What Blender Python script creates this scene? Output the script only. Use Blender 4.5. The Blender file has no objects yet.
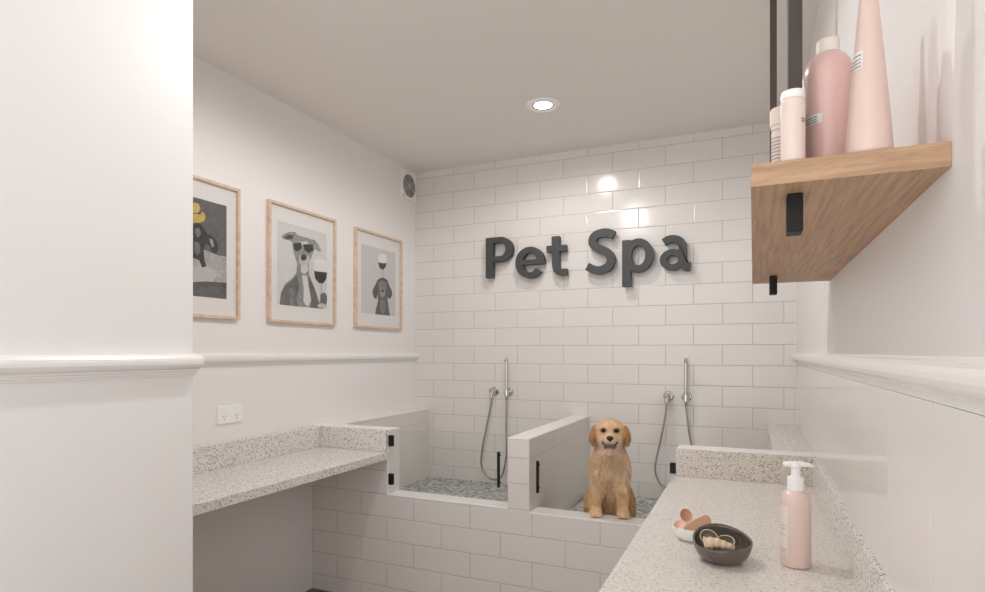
import bpy, bmesh, math, random
import numpy as np
from mathutils import Vector, Matrix, noise

random.seed(7)
C = bpy.context.scene.collection
PI = math.pi

# ------------------------------------------------------------------ materials
def new_mat(name):
    m = bpy.data.materials.new(name); m.use_nodes = True
    nt = m.node_tree
    return m, nt, nt.nodes['Principled BSDF']

def L(nt, a, b): nt.links.new(a, b)

def plain(name, col, rough=.5, metal=0., bump=0., bscale=200., coat=0., spec=.5, sss=0., var=0.):
    m, nt, p = new_mat(name)
    p.inputs['Base Color'].default_value = (*col, 1)
    p.inputs['Roughness'].default_value = rough
    p.inputs['Metallic'].default_value = metal
    p.inputs['Coat Weight'].default_value = coat
    p.inputs['Coat Roughness'].default_value = .05
    p.inputs['Specular IOR Level'].default_value = spec
    if sss:
        p.inputs['Subsurface Weight'].default_value = sss
        p.inputs['Subsurface Radius'].default_value = (.01, .006, .004)
    tc = nt.nodes.new('ShaderNodeTexCoord')
    if bump:
        n = nt.nodes.new('ShaderNodeTexNoise'); n.inputs['Scale'].default_value = bscale
        L(nt, tc.outputs['Object'], n.inputs['Vector'])
        b = nt.nodes.new('ShaderNodeBump'); b.inputs['Strength'].default_value = bump; b.inputs['Distance'].default_value = .002
        L(nt, n.outputs['Fac'], b.inputs['Height']); L(nt, b.outputs['Normal'], p.inputs['Normal'])
    if var:
        n = nt.nodes.new('ShaderNodeTexNoise'); n.inputs['Scale'].default_value = bscale*.35; n.inputs['Detail'].default_value = 6
        L(nt, tc.outputs['Object'], n.inputs['Vector'])
        mx = nt.nodes.new('ShaderNodeMix'); mx.data_type = 'RGBA'
        mx.inputs['A'].default_value = (*[c*(1-var) for c in col], 1); mx.inputs['B'].default_value = (*[min(1, c*(1+var)) for c in col], 1)
        L(nt, n.outputs['Fac'], mx.inputs['Factor']); L(nt, mx.outputs['Result'], p.inputs['Base Color'])
    return m

TW, TH = .331, .1245
def tile_mat(name, axis, off, z0, mortar=(.47, .44, .41)):
    m, nt, p = new_mat(name)
    tc = nt.nodes.new('ShaderNodeTexCoord')
    sp = nt.nodes.new('ShaderNodeSeparateXYZ'); L(nt, tc.outputs['Object'], sp.inputs[0])
    a = nt.nodes.new('ShaderNodeMath'); a.operation = 'ADD'; a.inputs[1].default_value = off + TW*40
    L(nt, sp.outputs[axis], a.inputs[0])
    b = nt.nodes.new('ShaderNodeMath'); b.operation = 'ADD'; b.inputs[1].default_value = -z0 + TH*40
    L(nt, sp.outputs['Z'], b.inputs[0])
    cb = nt.nodes.new('ShaderNodeCombineXYZ'); L(nt, a.outputs[0], cb.inputs['X']); L(nt, b.outputs[0], cb.inputs['Y'])
    br = nt.nodes.new('ShaderNodeTexBrick'); br.inputs['Scale'].default_value = 1
    br.offset = .5; br.offset_frequency = 2; br.squash = 1
    br.inputs['Brick Width'].default_value = TW; br.inputs['Row Height'].default_value = TH
    br.inputs['Mortar Size'].default_value = .0017; br.inputs['Mortar Smooth'].default_value = .15
    br.inputs['Color1'].default_value = (.785, .752, .722, 1); br.inputs['Color2'].default_value = (.765, .732, .702, 1)
    br.inputs['Mortar'].default_value = (*mortar, 1)
    L(nt, cb.outputs[0], br.inputs['Vector']); L(nt, br.outputs['Color'], p.inputs['Base Color'])
    # a wider soft falloff gives the tile its pillowed edge
    br2 = nt.nodes.new('ShaderNodeTexBrick'); br2.inputs['Scale'].default_value = 1
    br2.offset = .5; br2.offset_frequency = 2; br2.squash = 1
    br2.inputs['Brick Width'].default_value = TW; br2.inputs['Row Height'].default_value = TH
    br2.inputs['Mortar Size'].default_value = .006; br2.inputs['Mortar Smooth'].default_value = 1.
    L(nt, cb.outputs[0], br2.inputs['Vector'])
    inv = nt.nodes.new('ShaderNodeMath'); inv.operation = 'SUBTRACT'; inv.inputs[0].default_value = 1
    L(nt, br2.outputs['Fac'], inv.inputs[1])
    n = nt.nodes.new('ShaderNodeTexNoise'); n.inputs['Scale'].default_value = 5; n.inputs['Detail'].default_value = 2
    L(nt, tc.outputs['Object'], n.inputs['Vector'])
    ad = nt.nodes.new('ShaderNodeMath'); ad.operation = 'MULTIPLY_ADD'; ad.inputs[1].default_value = .9
    L(nt, n.outputs['Fac'], ad.inputs[0]); L(nt, inv.outputs[0], ad.inputs[2])
    bp = nt.nodes.new('ShaderNodeBump'); bp.inputs['Strength'].default_value = .5; bp.inputs['Distance'].default_value = .0012
    L(nt, ad.outputs[0], bp.inputs['Height']); L(nt, bp.outputs['Normal'], p.inputs['Normal'])
    r = nt.nodes.new('ShaderNodeMapRange'); r.inputs['To Min'].default_value = .16; r.inputs['To Max'].default_value = .7
    L(nt, br.outputs['Fac'], r.inputs['Value']); L(nt, r.outputs[0], p.inputs['Roughness'])
    return m

def terrazzo(name, scale=105, dark=.22, base=(.80, .775, .745), fade=0):
    m, nt, p = new_mat(name)
    tc = nt.nodes.new('ShaderNodeTexCoord')
    prev = nt.nodes.new('ShaderNodeRGB'); prev.outputs[0].default_value = (*base, 1); cur = prev.outputs[0]
    for k, (sc, amt, c, thr) in enumerate(((scale*.8, .10, (.88, .865, .84), .42), (scale*.8, dark, (.15, .14, .125), .40), (scale*1.1, .34, (.46, .41, .35), .42), (scale*1.7, .30, (.30, .28, .26), .42))):
        mp = nt.nodes.new('ShaderNodeMapping'); mp.inputs['Location'].default_value = (k*3.1, k*1.7, k*2.3)
        mp.inputs['Rotation'].default_value = (k*.4, k*.6, k*.9)
        L(nt, tc.outputs['Object'], mp.inputs['Vector'])
        v = nt.nodes.new('ShaderNodeTexVoronoi'); v.inputs['Scale'].default_value = sc
        L(nt, mp.outputs[0], v.inputs['Vector'])
        sp = nt.nodes.new('ShaderNodeSeparateColor'); L(nt, v.outputs['Color'], sp.inputs[0])
        lt = nt.nodes.new('ShaderNodeMath'); lt.operation = 'LESS_THAN'; lt.inputs[1].default_value = amt
        L(nt, sp.outputs['Red'], lt.inputs[0])
        ds = nt.nodes.new('ShaderNodeMath'); ds.operation = 'LESS_THAN'; ds.inputs[1].default_value = thr
        L(nt, v.outputs['Distance'], ds.inputs[0])
        mu = nt.nodes.new('ShaderNodeMath'); mu.operation = 'MULTIPLY'
        L(nt, lt.outputs[0], mu.inputs[0]); L(nt, ds.outputs[0], mu.inputs[1])
        mx = nt.nodes.new('ShaderNodeMix'); mx.data_type = 'RGBA'; mx.inputs['B'].default_value = (*[q*(1-fade)+w_*fade for q, w_ in zip(c, base)], 1)
        L(nt, mu.outputs[0], mx.inputs['Factor']); L(nt, cur, mx.inputs['A'])
        cur = mx.outputs['Result']
    L(nt, cur, p.inputs['Base Color'])
    p.inputs['Roughness'].default_value = .25
    return m

def pebble_mat(name):
    m, nt, p = new_mat(name)
    tc = nt.nodes.new('ShaderNodeTexCoord')
    v = nt.nodes.new('ShaderNodeTexVoronoi'); v.inputs['Scale'].default_value = 62
    L(nt, tc.outputs['Object'], v.inputs['Vector'])
    sp = nt.nodes.new('ShaderNodeSeparateColor'); L(nt, v.outputs['Color'], sp.inputs[0])
    cr = nt.nodes.new('ShaderNodeValToRGB'); e = cr.color_ramp.elements
    e[0].position = 0; e[0].color = (.16, .17, .165, 1); e[1].position = 1; e[1].color = (.72, .72, .69, 1)
    x = e.new(.35); x.color = (.33, .35, .335, 1); x = e.new(.7); x.color = (.55, .56, .54, 1)
    L(nt, sp.outputs['Green'], cr.inputs[0]); L(nt, cr.outputs[0], p.inputs['Base Color'])
    b = nt.nodes.new('ShaderNodeBump'); b.invert = True; b.inputs['Strength'].default_value = .6; b.inputs['Distance'].default_value = .004
    L(nt, v.outputs['Distance'], b.inputs['Height']); L(nt, b.outputs['Normal'], p.inputs['Normal'])
    p.inputs['Roughness'].default_value = .4
    return m

def wood_mat(name, c1, c2, stretch=(1, 12, 12), scale=6, rough=.5):
    m, nt, p = new_mat(name)
    tc = nt.nodes.new('ShaderNodeTexCoord')
    mp = nt.nodes.new('ShaderNodeMapping'); mp.inputs['Scale'].default_value = stretch
    L(nt, tc.outputs['Object'], mp.inputs['Vector'])
    n = nt.nodes.new('ShaderNodeTexNoise'); n.inputs['Scale'].default_value = scale; n.inputs['Detail'].default_value = 6; n.inputs['Distortion'].default_value = .35
    L(nt, mp.outputs[0], n.inputs['Vector'])
    n2 = nt.nodes.new('ShaderNodeTexNoise'); n2.inputs['Scale'].default_value = scale*9; n2.inputs['Detail'].default_value = 3
    L(nt, mp.outputs[0], n2.inputs['Vector'])
    ad = nt.nodes.new('ShaderNodeMath'); ad.operation = 'MULTIPLY_ADD'; ad.inputs[1].default_value = .35
    L(nt, n2.outputs['Fac'], ad.inputs[0]); L(nt, n.outputs['Fac'], ad.inputs[2])
    cr = nt.nodes.new('ShaderNodeValToRGB'); e = cr.color_ramp.elements
    e[0].position = .42; e[0].color = (*c1, 1); e[1].position = .90; e[1].color = (*c2, 1)
    L(nt, ad.outputs[0], cr.inputs[0]); L(nt, cr.outputs[0], p.inputs['Base Color'])
    p.inputs['Roughness'].default_value = rough
    return m

def thin_glass(name, tint=(.98, .988, .985), refl=.022):
    m, nt, p = new_mat(name)
    out = nt.nodes['Material Output']
    nt.nodes.remove(p)
    tr = nt.nodes.new('ShaderNodeBsdfTransparent'); tr.inputs[0].default_value = (*tint, 1)
    gl = nt.nodes.new('ShaderNodeBsdfGlossy'); gl.inputs['Roughness'].default_value = .01
    lw = nt.nodes.new('ShaderNodeLayerWeight'); lw.inputs['Blend'].default_value = .5
    pw = nt.nodes.new('ShaderNodeMath'); pw.operation = 'POWER'; pw.inputs[1].default_value = 5; L(nt, lw.outputs['Facing'], pw.inputs[0])
    fr = nt.nodes.new('ShaderNodeMath'); fr.operation = 'MULTIPLY_ADD'; fr.inputs[1].default_value = .8; fr.inputs[2].default_value = refl; L(nt, pw.outputs[0], fr.inputs[0])
    mx = nt.nodes.new('ShaderNodeMixShader')
    L(nt, fr.outputs[0], mx.inputs[0]); L(nt, tr.outputs[0], mx.inputs[1]); L(nt, gl.outputs[0], mx.inputs[2])
    L(nt, mx.outputs[0], out.inputs['Surface'])
    return m

def emit_mat(name, col, s):
    m, nt, p = new_mat(name)
    p.inputs['Base Color'].default_value = (1, 1, 1, 1)
    p.inputs['Emission Color'].default_value = (*col, 1); p.inputs['Emission Strength'].default_value = s
    return m

M = {}
M['wall'] = plain('wall_paint', (.865, .85, .84), .45, bump=.05, bscale=140)
M['ceiling'] = plain('ceiling_paint', (.84, .80, .765), .7)
M['rail'] = plain('rail_gloss_paint', (.88, .865, .85), .25)
M['splash'] = plain('splashback_glass', (.78, .755, .735), .11, coat=.2)
M['splash2'] = plain('splashback_satin', (.78, .755, .735), .22)
M['tile_back'] = tile_mat('tile_back', 'X', 1.9889 - .5*TW, 1.3919)
M['tile_front'] = tile_mat('tile_front', 'X', 1.3029, .585)
M['tile_side'] = tile_mat('tile_side', 'Y', .06, .585, (.66, .63, .60))
M['white'] = plain('white_quartz_cap', (.88, .86, .845), .3)
M['terrazzo'] = terrazzo('terrazzo', 150, .26, (.79, .765, .73), .12)
M['terrazzo_soft'] = terrazzo('terrazzo_fine', 165, .14, (.77, .73, .69), .50)
M['terrazzo_end'] = terrazzo('terrazzo_brown', 165, .26, (.68, .62, .56), .1)
M['pebble'] = pebble_mat('pebble_tile')
M['floor'] = wood_mat('dark_floor', (.13, .085, .06), (.24, .165, .12), (12, 1, 1), 3, .5)
M['oak'] = wood_mat('oak', (.33, .195, .11), (.58, .375, .23), (42, 1.6, 42), 3, .5)
M['oak_edge'] = wood_mat('oak_edge', (.33, .195, .11), (.58, .375, .23), (2.5, 30, 30), 3, .5)
M['pale_oak'] = wood_mat('pale_oak', (.58, .42, .31), (.80, .64, .51), (3, 3, 3), 12, .5)
M['black'] = plain('black_metal', (.008, .0075, .007), .5, spec=.3)
M['bar'] = plain('dark_bronze_bar', (.075, .062, .052), .5, spec=.3)
M['letter'] = plain('charcoal_letter', (.055, .058, .057), .55, bump=.15, bscale=60)
M['chrome'] = plain('chrome', (.62, .60, .58), .12, metal=1)
M['hose'] = plain('steel_hose', (.42, .40, .38), .25, metal=1)
M['glass'] = thin_glass('clear_glass', refl=.012)
M['picture_glass'] = thin_glass('picture_glass', (.985, .985, .985))
M['plastic'] = plain('white_plastic', (.93, .925, .92), .3)
M['cream'] = plain('cream_plastic', (.86, .79, .72), .35, sss=.1)
M['pink'] = plain('pink_bottle', (.78, .53, .485), .28, coat=.2)
M['pink_pale'] = plain('pale_pink_bottle', (.80, .61, .545), .3, coat=.2)
M['pink_pump'] = plain('blush_bottle', (.78, .62, .56), .28, coat=.2)
M['blush'] = plain('blush_tube', (.82, .68, .62), .35)
M['label'] = plain('paper_label', (.86, .83, .81), .5)
M['ink'] = plain('label_ink', (.22, .19, .18), .6)
M['inkpale'] = plain('pale_ink', (.50, .42, .40), .6)
M['mat'] = plain('mat_board', (.84, .83, .81), .8)
M['slot'] = plain('dark_slot', (.05, .045, .045), .6)
M['grille'] = plain('vent_grille', (.50, .46, .45), .5)
M['dark_bowl'] = plain('dark_glazed_stoneware', (.115, .095, .08), .16, coat=.4, bump=.3, bscale=90, var=.45)
M['white_bowl'] = plain('white_stoneware', (.88, .86, .83), .35)
M['soap_pink'] = plain('pink_soap', (.84, .60, .50), .5, sss=.2)
M['soap_orange'] = plain('terracotta_soap', (.60, .34, .23), .6, var=.08, bscale=60)
M['olive'] = plain('olive_shell', (.17, .155, .10), .35, var=.3, bscale=120)
M['beige'] = plain('beige_shell', (.74, .57, .40), .5, var=.15, bscale=120)
M['lamp'] = emit_mat('lamp_lens', (1, .95, .93), 12)
M['ring'] = plain('lamp_reflector', (.42, .40, .40), .2, metal=.8)

# ------------------------------------------------------------------ mesh helpers
def link(name, bm, mats, parent=None, smooth=False, bevel=0, seg=2):
    me = bpy.data.meshes.new(name)
    bm.normal_update()
    bm.to_mesh(me); bm.free()
    if not isinstance(mats, (list, tuple)): mats = [mats]
    for m in mats: me.materials.append(m)
    if smooth:
        for p in me.polygons: p.use_smooth = True
    o = bpy.data.objects.new(name, me); C.objects.link(o)
    if parent is not None: o.parent = parent
    if bevel:
        b = o.modifiers.new('bevel', 'BEVEL'); b.width = bevel; b.segments = seg; b.limit_method = 'ANGLE'; b.angle_limit = .6
    return o

def box(bm, x0, x1, y0, y1, z0, z1, mi=0):
    vs = [bm.verts.new(p) for p in ((x0, y0, z0), (x1, y0, z0), (x1, y1, z0), (x0, y1, z0), (x0, y0, z1), (x1, y0, z1), (x1, y1, z1), (x0, y1, z1))]
    fs = []
    for q in ((0, 3, 2, 1), (4, 5, 6, 7), (0, 1, 5, 4), (1, 2, 6, 5), (2, 3, 7, 6), (3, 0, 4, 7)):
        f = bm.faces.new([vs[i] for i in q]); f.material_index = mi; fs.append(f)
    return fs

def B(*a):
    bm = bmesh.new(); box(bm, *a); return bm

def lathe(bm, prof, seg=40, c=(0, 0, 0), mi=0, sx=1, sy=1, caps=True):
    rings = []
    for r, z in prof:
        rings.append([bm.verts.new((c[0]+r*sx*math.cos(2*PI*i/seg), c[1]+r*sy*math.sin(2*PI*i/seg), c[2]+z)) for i in range(seg)])
    for a, b in zip(rings, rings[1:]):
        for i in range(seg):
            j = (i+1) % seg
            f = bm.faces.new((a[i], a[j], b[j], b[i])); f.material_index = mi
    if caps:
        f = bm.faces.new(rings[0][::-1]); f.material_index = mi
        f = bm.faces.new(rings[-1]); f.material_index = mi

def tube(bm, pts, rad, seg=12, mi=0):
    pts = [Vector(p) for p in pts]
    rads = rad if isinstance(rad, (list, tuple)) else [rad]*len(pts)
    rings = []; n = None
    for i, p in enumerate(pts):
        t = (pts[min(i+1, len(pts)-1)]-pts[max(i-1, 0)]).normalized()
        if n is None:
            n = t.orthogonal().normalized()
        else:
            n = (n - t*n.dot(t)).normalized()
        b = t.cross(n)
        rings.append([bm.verts.new(p+(n*math.cos(2*PI*k/seg)+b*math.sin(2*PI*k/seg))*rads[i]) for k in range(seg)])
    for a, b in zip(rings, rings[1:]):
        for k in range(seg):
            j = (k+1) % seg
            f = bm.faces.new((a[k], a[j], b[j], b[k])); f.material_index = mi
    f = bm.faces.new(rings[0][::-1]); f.material_index = mi
    f = bm.faces.new(rings[-1]); f.material_index = mi

def spline(pts, n=8):
    P = [Vector(p) for p in pts]; out = []
    for i in range(len(P)-1):
        a = P[max(i-1, 0)]; b = P[i]; c = P[i+1]; d = P[min(i+2, len(P)-1)]
        for k in range(n):
            t = k/n
            out.append(.5*((2*b)+(c-a)*t+(2*a-5*b+4*c-d)*t*t+(3*b-a-3*c+d)*t**3))
    out.append(P[-1]); return out

def prism(bm, poly, fn, d0, d1, mi=0):
    """extrude a 2-D outline between two depths; fn(u,v,d) gives the 3-D point"""
    area = sum(poly[i][0]*poly[(i+1) % len(poly)][1]-poly[(i+1) % len(poly)][0]*poly[i][1] for i in range(len(poly)))
    if area < 0: poly = poly[::-1]
    a = [bm.verts.new(fn(u, v, d0)) for u, v in poly]; b = [bm.verts.new(fn(u, v, d1)) for u, v in poly]
    fs = [bm.faces.new(a[::-1]), bm.faces.new(b)]
    n = len(poly)
    for i in range(n):
        fs.append(bm.faces.new((a[i], a[(i+1) % n], b[(i+1) % n], b[i])))
    for f in fs: f.material_index = mi
    bmesh.ops.recalc_face_normals(bm, faces=fs)

def rot_cyl(bm, p0, p1, r, seg=24, mi=0): tube(bm, [p0, p1], r, seg, mi)

def struct(o): o['kind'] = 'structure'; return o
def tag(o, label, cat, group=None):
    o['label'] = label; o['category'] = cat
    if group: o['group'] = group
    return o
def thing(name, label, cat, loc=(0, 0, 0), rotz=0, group=None):
    o = bpy.data.objects.new(name, None); C.objects.link(o); o.empty_display_size = .05
    o.location = loc; o.rotation_euler = (0, 0, rotz)
    return tag(o, label, cat, group)

# ------------------------------------------------------------------ key sizes
XL, XR, YB, F = -2.307, .2306, 3.8, 2.6685
FD = .1115                       # thickness of the tub walls
ZC, ZT, ZS, CE = .814, .93, .585, 2.687
XN = -1.792                      # end of the left nib
D0, D1 = -1.0975, -.986          # divider
XQ = -.304                       # right-hand nib
XRL = .079                       # ledge on the right wall

# ------------------------------------------------------------------ shell
struct(link('floor', B(-2.45, .35, -.8, YB+.1, -.1, 0), M['floor']))
struct(link('ceiling', B(-2.45, .35, -.8, YB+.1, CE, CE+.1), M['ceiling']))
struct(link('wall_left', B(XL-.1, XL, 1.1, YB+.1, 0, CE), M['wall']))
struct(link('wall_near_left', B(XL-.1, -1.5, -.8, 1.227, 0, CE), M['wall'], bevel=.004))
struct(link('wall_right', B(XR, XR+.1, -.8, YB+.1, 0, CE), M['wall']))
struct(link('wall_back', B(XL, XR, YB, YB+.1, 0, CE), M['tile_back']))
def tiled(name, x0, x1, y0, y1, z0, z1):
    bm = B(x0, x1, y0, y1, z0, z1)
    bm.normal_update()
    for f in bm.faces: f.material_index = 1 if abs(f.normal.x) > .5 else 0
    return struct(link(name, bm, [M['tile_front'], M['tile_side']]))
cap = .006
ZSR = .576                       # the right-hand sill sits a touch lower
tiled('wall_tub_front', XL, D1, F, F+FD, 0, ZS-cap)
tiled('wall_tub_front_right', D1, XR, F, F+FD, 0, ZSR-cap)
tiled('wall_nib_left', XL, XN, F, F+FD, ZS-cap, ZT-cap)
tiled('wall_nib_right', XQ+.004, XR, F, F+FD, ZSR-cap, ZT-cap)
tiled('wall_divider', D0, D1, F, YB, ZS-cap, ZT-cap)
tiled('wall_divider_base', D0, D1, F+FD, YB, .43, ZS-cap)
tiled('wall_ledge_left', XL, -2.190, F+FD, YB, .43, ZT-cap)
tiled('wall_ledge_right', XRL, XR, F+FD, YB, .43, ZT-cap)
struct(link('floor_tub', B(-2.19, XRL, F+FD, YB, .38, .43), M['pebble']))
# white caps and edge trims
n = 0
def trim(mat, *a, bevel=.0015):
    global n; n += 1
    return struct(link('trim_%d' % n, B(*a), mat, bevel=bevel))
trim(M['white'], XN-.004, D0, F-.002, F+FD+.003, ZS-cap, ZS)            # left sill
trim(M['white'], D1, XQ+.004, F-.002, F+FD+.003, ZSR-cap, ZSR)            # right sill
trim(M['white'], XL, XN, F-.0005, F+FD+.003, ZT-cap, ZT)                # nib cap
trim(M['white'], XL, -2.187, F+FD+.003, YB, ZT-cap, ZT)                 # ledge cap
trim(M['white'], D0-.002, D1+.002, F-.002, YB, ZT-cap, ZT)              # divider cap
trim(M['white'], XQ, XR, F-.0005, F+FD+.003, ZT-cap, ZT)                # right nib cap
trim(M['terrazzo'], XRL-.003, XR, F+FD+.003, YB, ZT-cap, ZT)            # right ledge cap
trim(M['white'], XN-.009, XN+.0005, F-.002, F+.010, ZS, ZT-cap)                 # nib edge
trim(M['white'], XQ, XQ+.004, F-.002, F+FD, ZSR, ZT-cap)

# dado rail
prof = [(0, 0), (.011, 0), (.0125, -.003), (.018, -.0035), (.024, -.006), (.0285, -.012), (.030, -.020), (.0295, -.028), (.026, -.036), (.020, -.041), (.0125, -.043), (.012, -.049), (.009, -.051), (.0085, -.056), (.005, -.057), (.0045, -.0625), (0, -.063)]
ZR = 1.341
def rail(name, sign, x, y0, y1, ret=False):
    bm = bmesh.new()
    rows = []
    for (y, mit) in ((y0, 0), (y1, 1 if ret else 0)):
        rows.append([bm.verts.new((x+sign*p, y+(p*.4 if mit else 0), ZR+z)) for p, z in prof])
    if ret: rows.append([bm.verts.new((x-.10, y1+p*.4, ZR+z)) for p, z in prof])
    for a, b in zip(rows, rows[1:]):
        for i in range(len(prof)-1): bm.faces.new((a[i], a[i+1], b[i+1], b[i]))
    bm.faces.new(rows[0]); bm.faces.new(rows[-1][::-1])
    bmesh.ops.recalc_face_normals(bm, faces=bm.faces[:])
    o = link(name, bm, M['rail']); return struct(o)
n += 1; rail('trim_%d' % n, 1, XL, 1.227, YB)
n += 1; rail('trim_%d' % n, 1, -1.5, -.8, 1.227, True)
n += 1; rail('trim_%d' % n, -1, XR, -.8, YB)
# glossy splashback panels on the right wall between the worktop and the rail
for (a, b, mt, lab) in ((1.289, YB, 'splash', 'long glossy off-white splashback panel behind pump bottle, reaching the tiled wall'), (.985, 1.286, 'splash2', 'narrow satin off-white splashback panel between the long glossy one and the frame edge'), (.55, .982, 'splash2', 'satin off-white splashback panel at the right edge of the photo')):
    o = link('splashback_panel', B(XR-.0045, XR-.0005, a, b, ZT+.0005, ZR-.0635), M[mt]); tag(o, lab, 'splashback')

# ------------------------------------------------------------------ counters
t = thing('terrazzo_counter', 'speckled white terrazzo shelf counter fixed along the left wall below the pictures', 'counter', (-2.05, 1.94, ZC-.04))
def loc(bm, o):
    bmesh.ops.translate(bm, verts=bm.verts[:], vec=(-o.location.x, -o.location.y, -o.location.z)); return bm
link('worktop', loc(B(XL, -1.785, 1.227, F, ZC-.040, ZC), t), M['terrazzo'], t, bevel=.002)
link('side_upstand', loc(B(XL, -2.232, 1.227, F-.02, ZC, ZT), t), M['terrazzo'], t, bevel=.0015)
link('end_upstand', loc(B(XL, XN, F-.02, F-.0006, ZC, ZT), t), M['terrazzo'], t, bevel=.0015)
t = thing('terrazzo_counter', 'beige speckled terrazzo counter on the right holding the pump bottle and bowls', 'counter', (-.05, 1.6, ZC-.04))
link('worktop', loc(B(-.315, XR, .55, F, ZC-.040, ZC), t), M['terrazzo_soft'], t, bevel=.002)
link('side_upstand', loc(B(.2155, XR, .55, F-.02, ZC, ZT), t), M['terrazzo'], t, bevel=.0015)
link('end_upstand', loc(B(XQ, XR, F-.02, F-.0006, ZC, ZT), t), M['terrazzo_end'], t, bevel=.0015)

# ------------------------------------------------------------------ glass doors
def glass_door(x0, x1, hinge_left, label, hz, handx):
    t = thing('glass_door', label, 'door', (x0, F+.0055, ZS if hinge_left else ZSR), 0)
    w = x1-x0
    hh = .029 if hinge_left else .023
    link('glass_pane', B(0, w, -.004, .004, .006, .348 if hinge_left else .357), M['glass'], t)
    for z in hz:
        bm = bmesh.new()
        a, b = (.0005, .025) if hinge_left else (w-.025, w-.0005)
        box(bm, a, b, -.009, -.0045, z-hh, z+hh); box(bm, a, b, .0045, .009, z-hh, z+hh)
        k = a+.0 if hinge_left else b-.012
        box(bm, k, k+.012, -.0045, .0045, z-hh, z-.008); box(bm, k, k+.012, -.0045, .0045, z+.008, z+hh)
        link('hinge', bm, M['black'], t, bevel=.001)
    bm = bmesh.new()
    z0, z1 = (.102, .276) if hinge_left else (.104, .255)
    tube(bm, [(handx, -.026, z0), (handx, -.026, z1)], .0075, 14)
    
    for q in (z0+.02, z1-.02): tube(bm, [(handx, -.026, q), (handx, -.004, q)], .005, 10)
    link('handle', bm, M['black'], t, smooth=False, bevel=.0008)
    return t
glass_door(XN+.004, D0-.006, True, 'low clear glass door of the left wash bay, black hinges at left', (.082, .288), .6500)
glass_door(D1+.006, XQ-.004, False, 'low clear glass door in front of the puppy, hinged at the right', (.082, .265), .044)

# ------------------------------------------------------------------ pictures
BW = {}
def grey(v, tint=None):
    k = (round(v, 3), tint)
    if k not in BW:
        c = tint or (v, v*.985, v*.97)
        BW[k] = plain('print_tone', c, .6, var=.55 if v < .5 else .06, bscale=150)
    return BW[k]
def ell(cx, cy, rx, ry, n=20, rot=0):
    return [(cx+rx*math.cos(2*PI*i/n)*math.cos(rot)-ry*math.sin(2*PI*i/n)*math.sin(rot), cy+rx*math.cos(2*PI*i/n)*math.sin(rot)+ry*math.sin(2*PI*i/n)*math.cos(rot)) for i in range(n)]
FW, FH = .2675, .3175
def picture(yc, label, name, layers, bg):
    t = thing('framed_picture', label, 'picture', (XL, yc, 1.8225), 0, 'framed pictures on the left wall')
    fn = lambda u, v, d: (d, u, v)
    bm = bmesh.new(); r = .014
    for (a, b, c, d) in ((-FW, FW, FH-r, FH), (-FW, FW, -FH, -FH+r), (-FW, -FW+r, -FH+r, FH-r), (FW-r, FW, -FH+r, FH-r)):
        box(bm, 0, .024, a, b, c, d)
    link('frame', bm, M['pale_oak'], t, bevel=.001)
    link('mat_board', B(.004, .008, -FW+r, FW-r, -FH+r, FH-r), M['mat'], t)
    bm = bmesh.new(); mats = [bg]
    box(bm, .008, .0088, -.197, .197, -.222, .222)
    for i, (m, poly) in enumerate(layers):
        if m not in mats: mats.append(m)
        poly = [(max(-.197, min(.197, u)), max(-.222, min(.222, v))) for u, v in poly]
        q = []
        for p_ in poly:
            if not q or (abs(p_[0]-q[-1][0])+abs(p_[1]-q[-1][1])) > 1e-5: q.append(p_)
        vs = [bm.verts.new((.0090+i*.00012, u, v)) for u, v in q]
        f = bm.faces.new(vs); f.normal_update()
        if f.normal.x < 0: f.normal_flip()
        f.material_index = mats.index(m)
    link('print', bm, mats, t)
    link('picture_glass', B(.0150, .0158, -FW+r, FW-r, -FH+r, FH-r), M['picture_glass'], t)
    return t
A_body = [(-0.1725, 0.1405), (-0.1455, 0.1605), (-0.1005, 0.1795), (-0.0625, 0.1845), (-0.0435, 0.1705), (-0.0045, 0.1705), (0.0345, 0.1705), (0.0545, 0.1675), (0.0955, 0.1675), (0.1275, 0.1445), (0.1485, 0.1125), (0.1275, 0.1065), (0.0955, 0.1185), (0.0755, 0.0875), (0.0545, 0.0425), (0.0405, -0.0015), (0.0445, -0.0355), (0.0755, -0.0805), (0.1065, -0.1335), (0.1275, -0.1745), (0.1735, -0.2135), (0.1585, -0.2435), (-0.1815, -0.2515), (-0.1725, -0.1595), (-0.1455, -0.1115), (-0.0905, -0.0715), (-0.0565, -0.0405), (-0.0495, 0.0135), (-0.0725, 0.0575), (-0.0855, 0.0955), (-0.0905, 0.1285), (-0.1185, 0.1305), (-0.1545, 0.1305)]
A_shade = [(-0.1725, -0.1595), (-0.1365, -0.1165), (-0.0815, -0.0775), (-0.0535, -0.0535), (-0.0335, -0.1195), (-0.0535, -0.1885), (-0.0375, -0.2445), (-0.1815, -0.2485)]
A_shade2 = [(0.0445, -0.0425), (0.0955, -0.1205), (0.1275, -0.1885), (0.1165, -0.2385), (0.0545, -0.2395), (0.0655, -0.1655), (0.0345, -0.0985)]
A_earin = [(-0.1545, 0.1355), (-0.1185, 0.1605), (-0.0755, 0.1645), (-0.0875, 0.1425), (-0.1245, 0.1335)]
A_muz = [(-0.0335, 0.0635), (0.0445, 0.0715), (0.0545, 0.0425), (0.0345, 0.0085), (-0.0045, -0.0045), (-0.0375, 0.0225)]
A_lens1 = [(-0.0795, 0.1195), (-0.0185, 0.1355), (-0.0145, 0.1035), (-0.0495, 0.0785), (-0.0735, 0.0885)]
A_lens2 = [(-0.0025, 0.1275), (0.0735, 0.1395), (0.0815, 0.1075), (0.0405, 0.0845), (0.0075, 0.0955)]
A_bridge = [(-0.0335, 0.1355), (0.0245, 0.1505), (0.0445, 0.1405), (0.0055, 0.1225), (-0.0245, 0.1235)]
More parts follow.
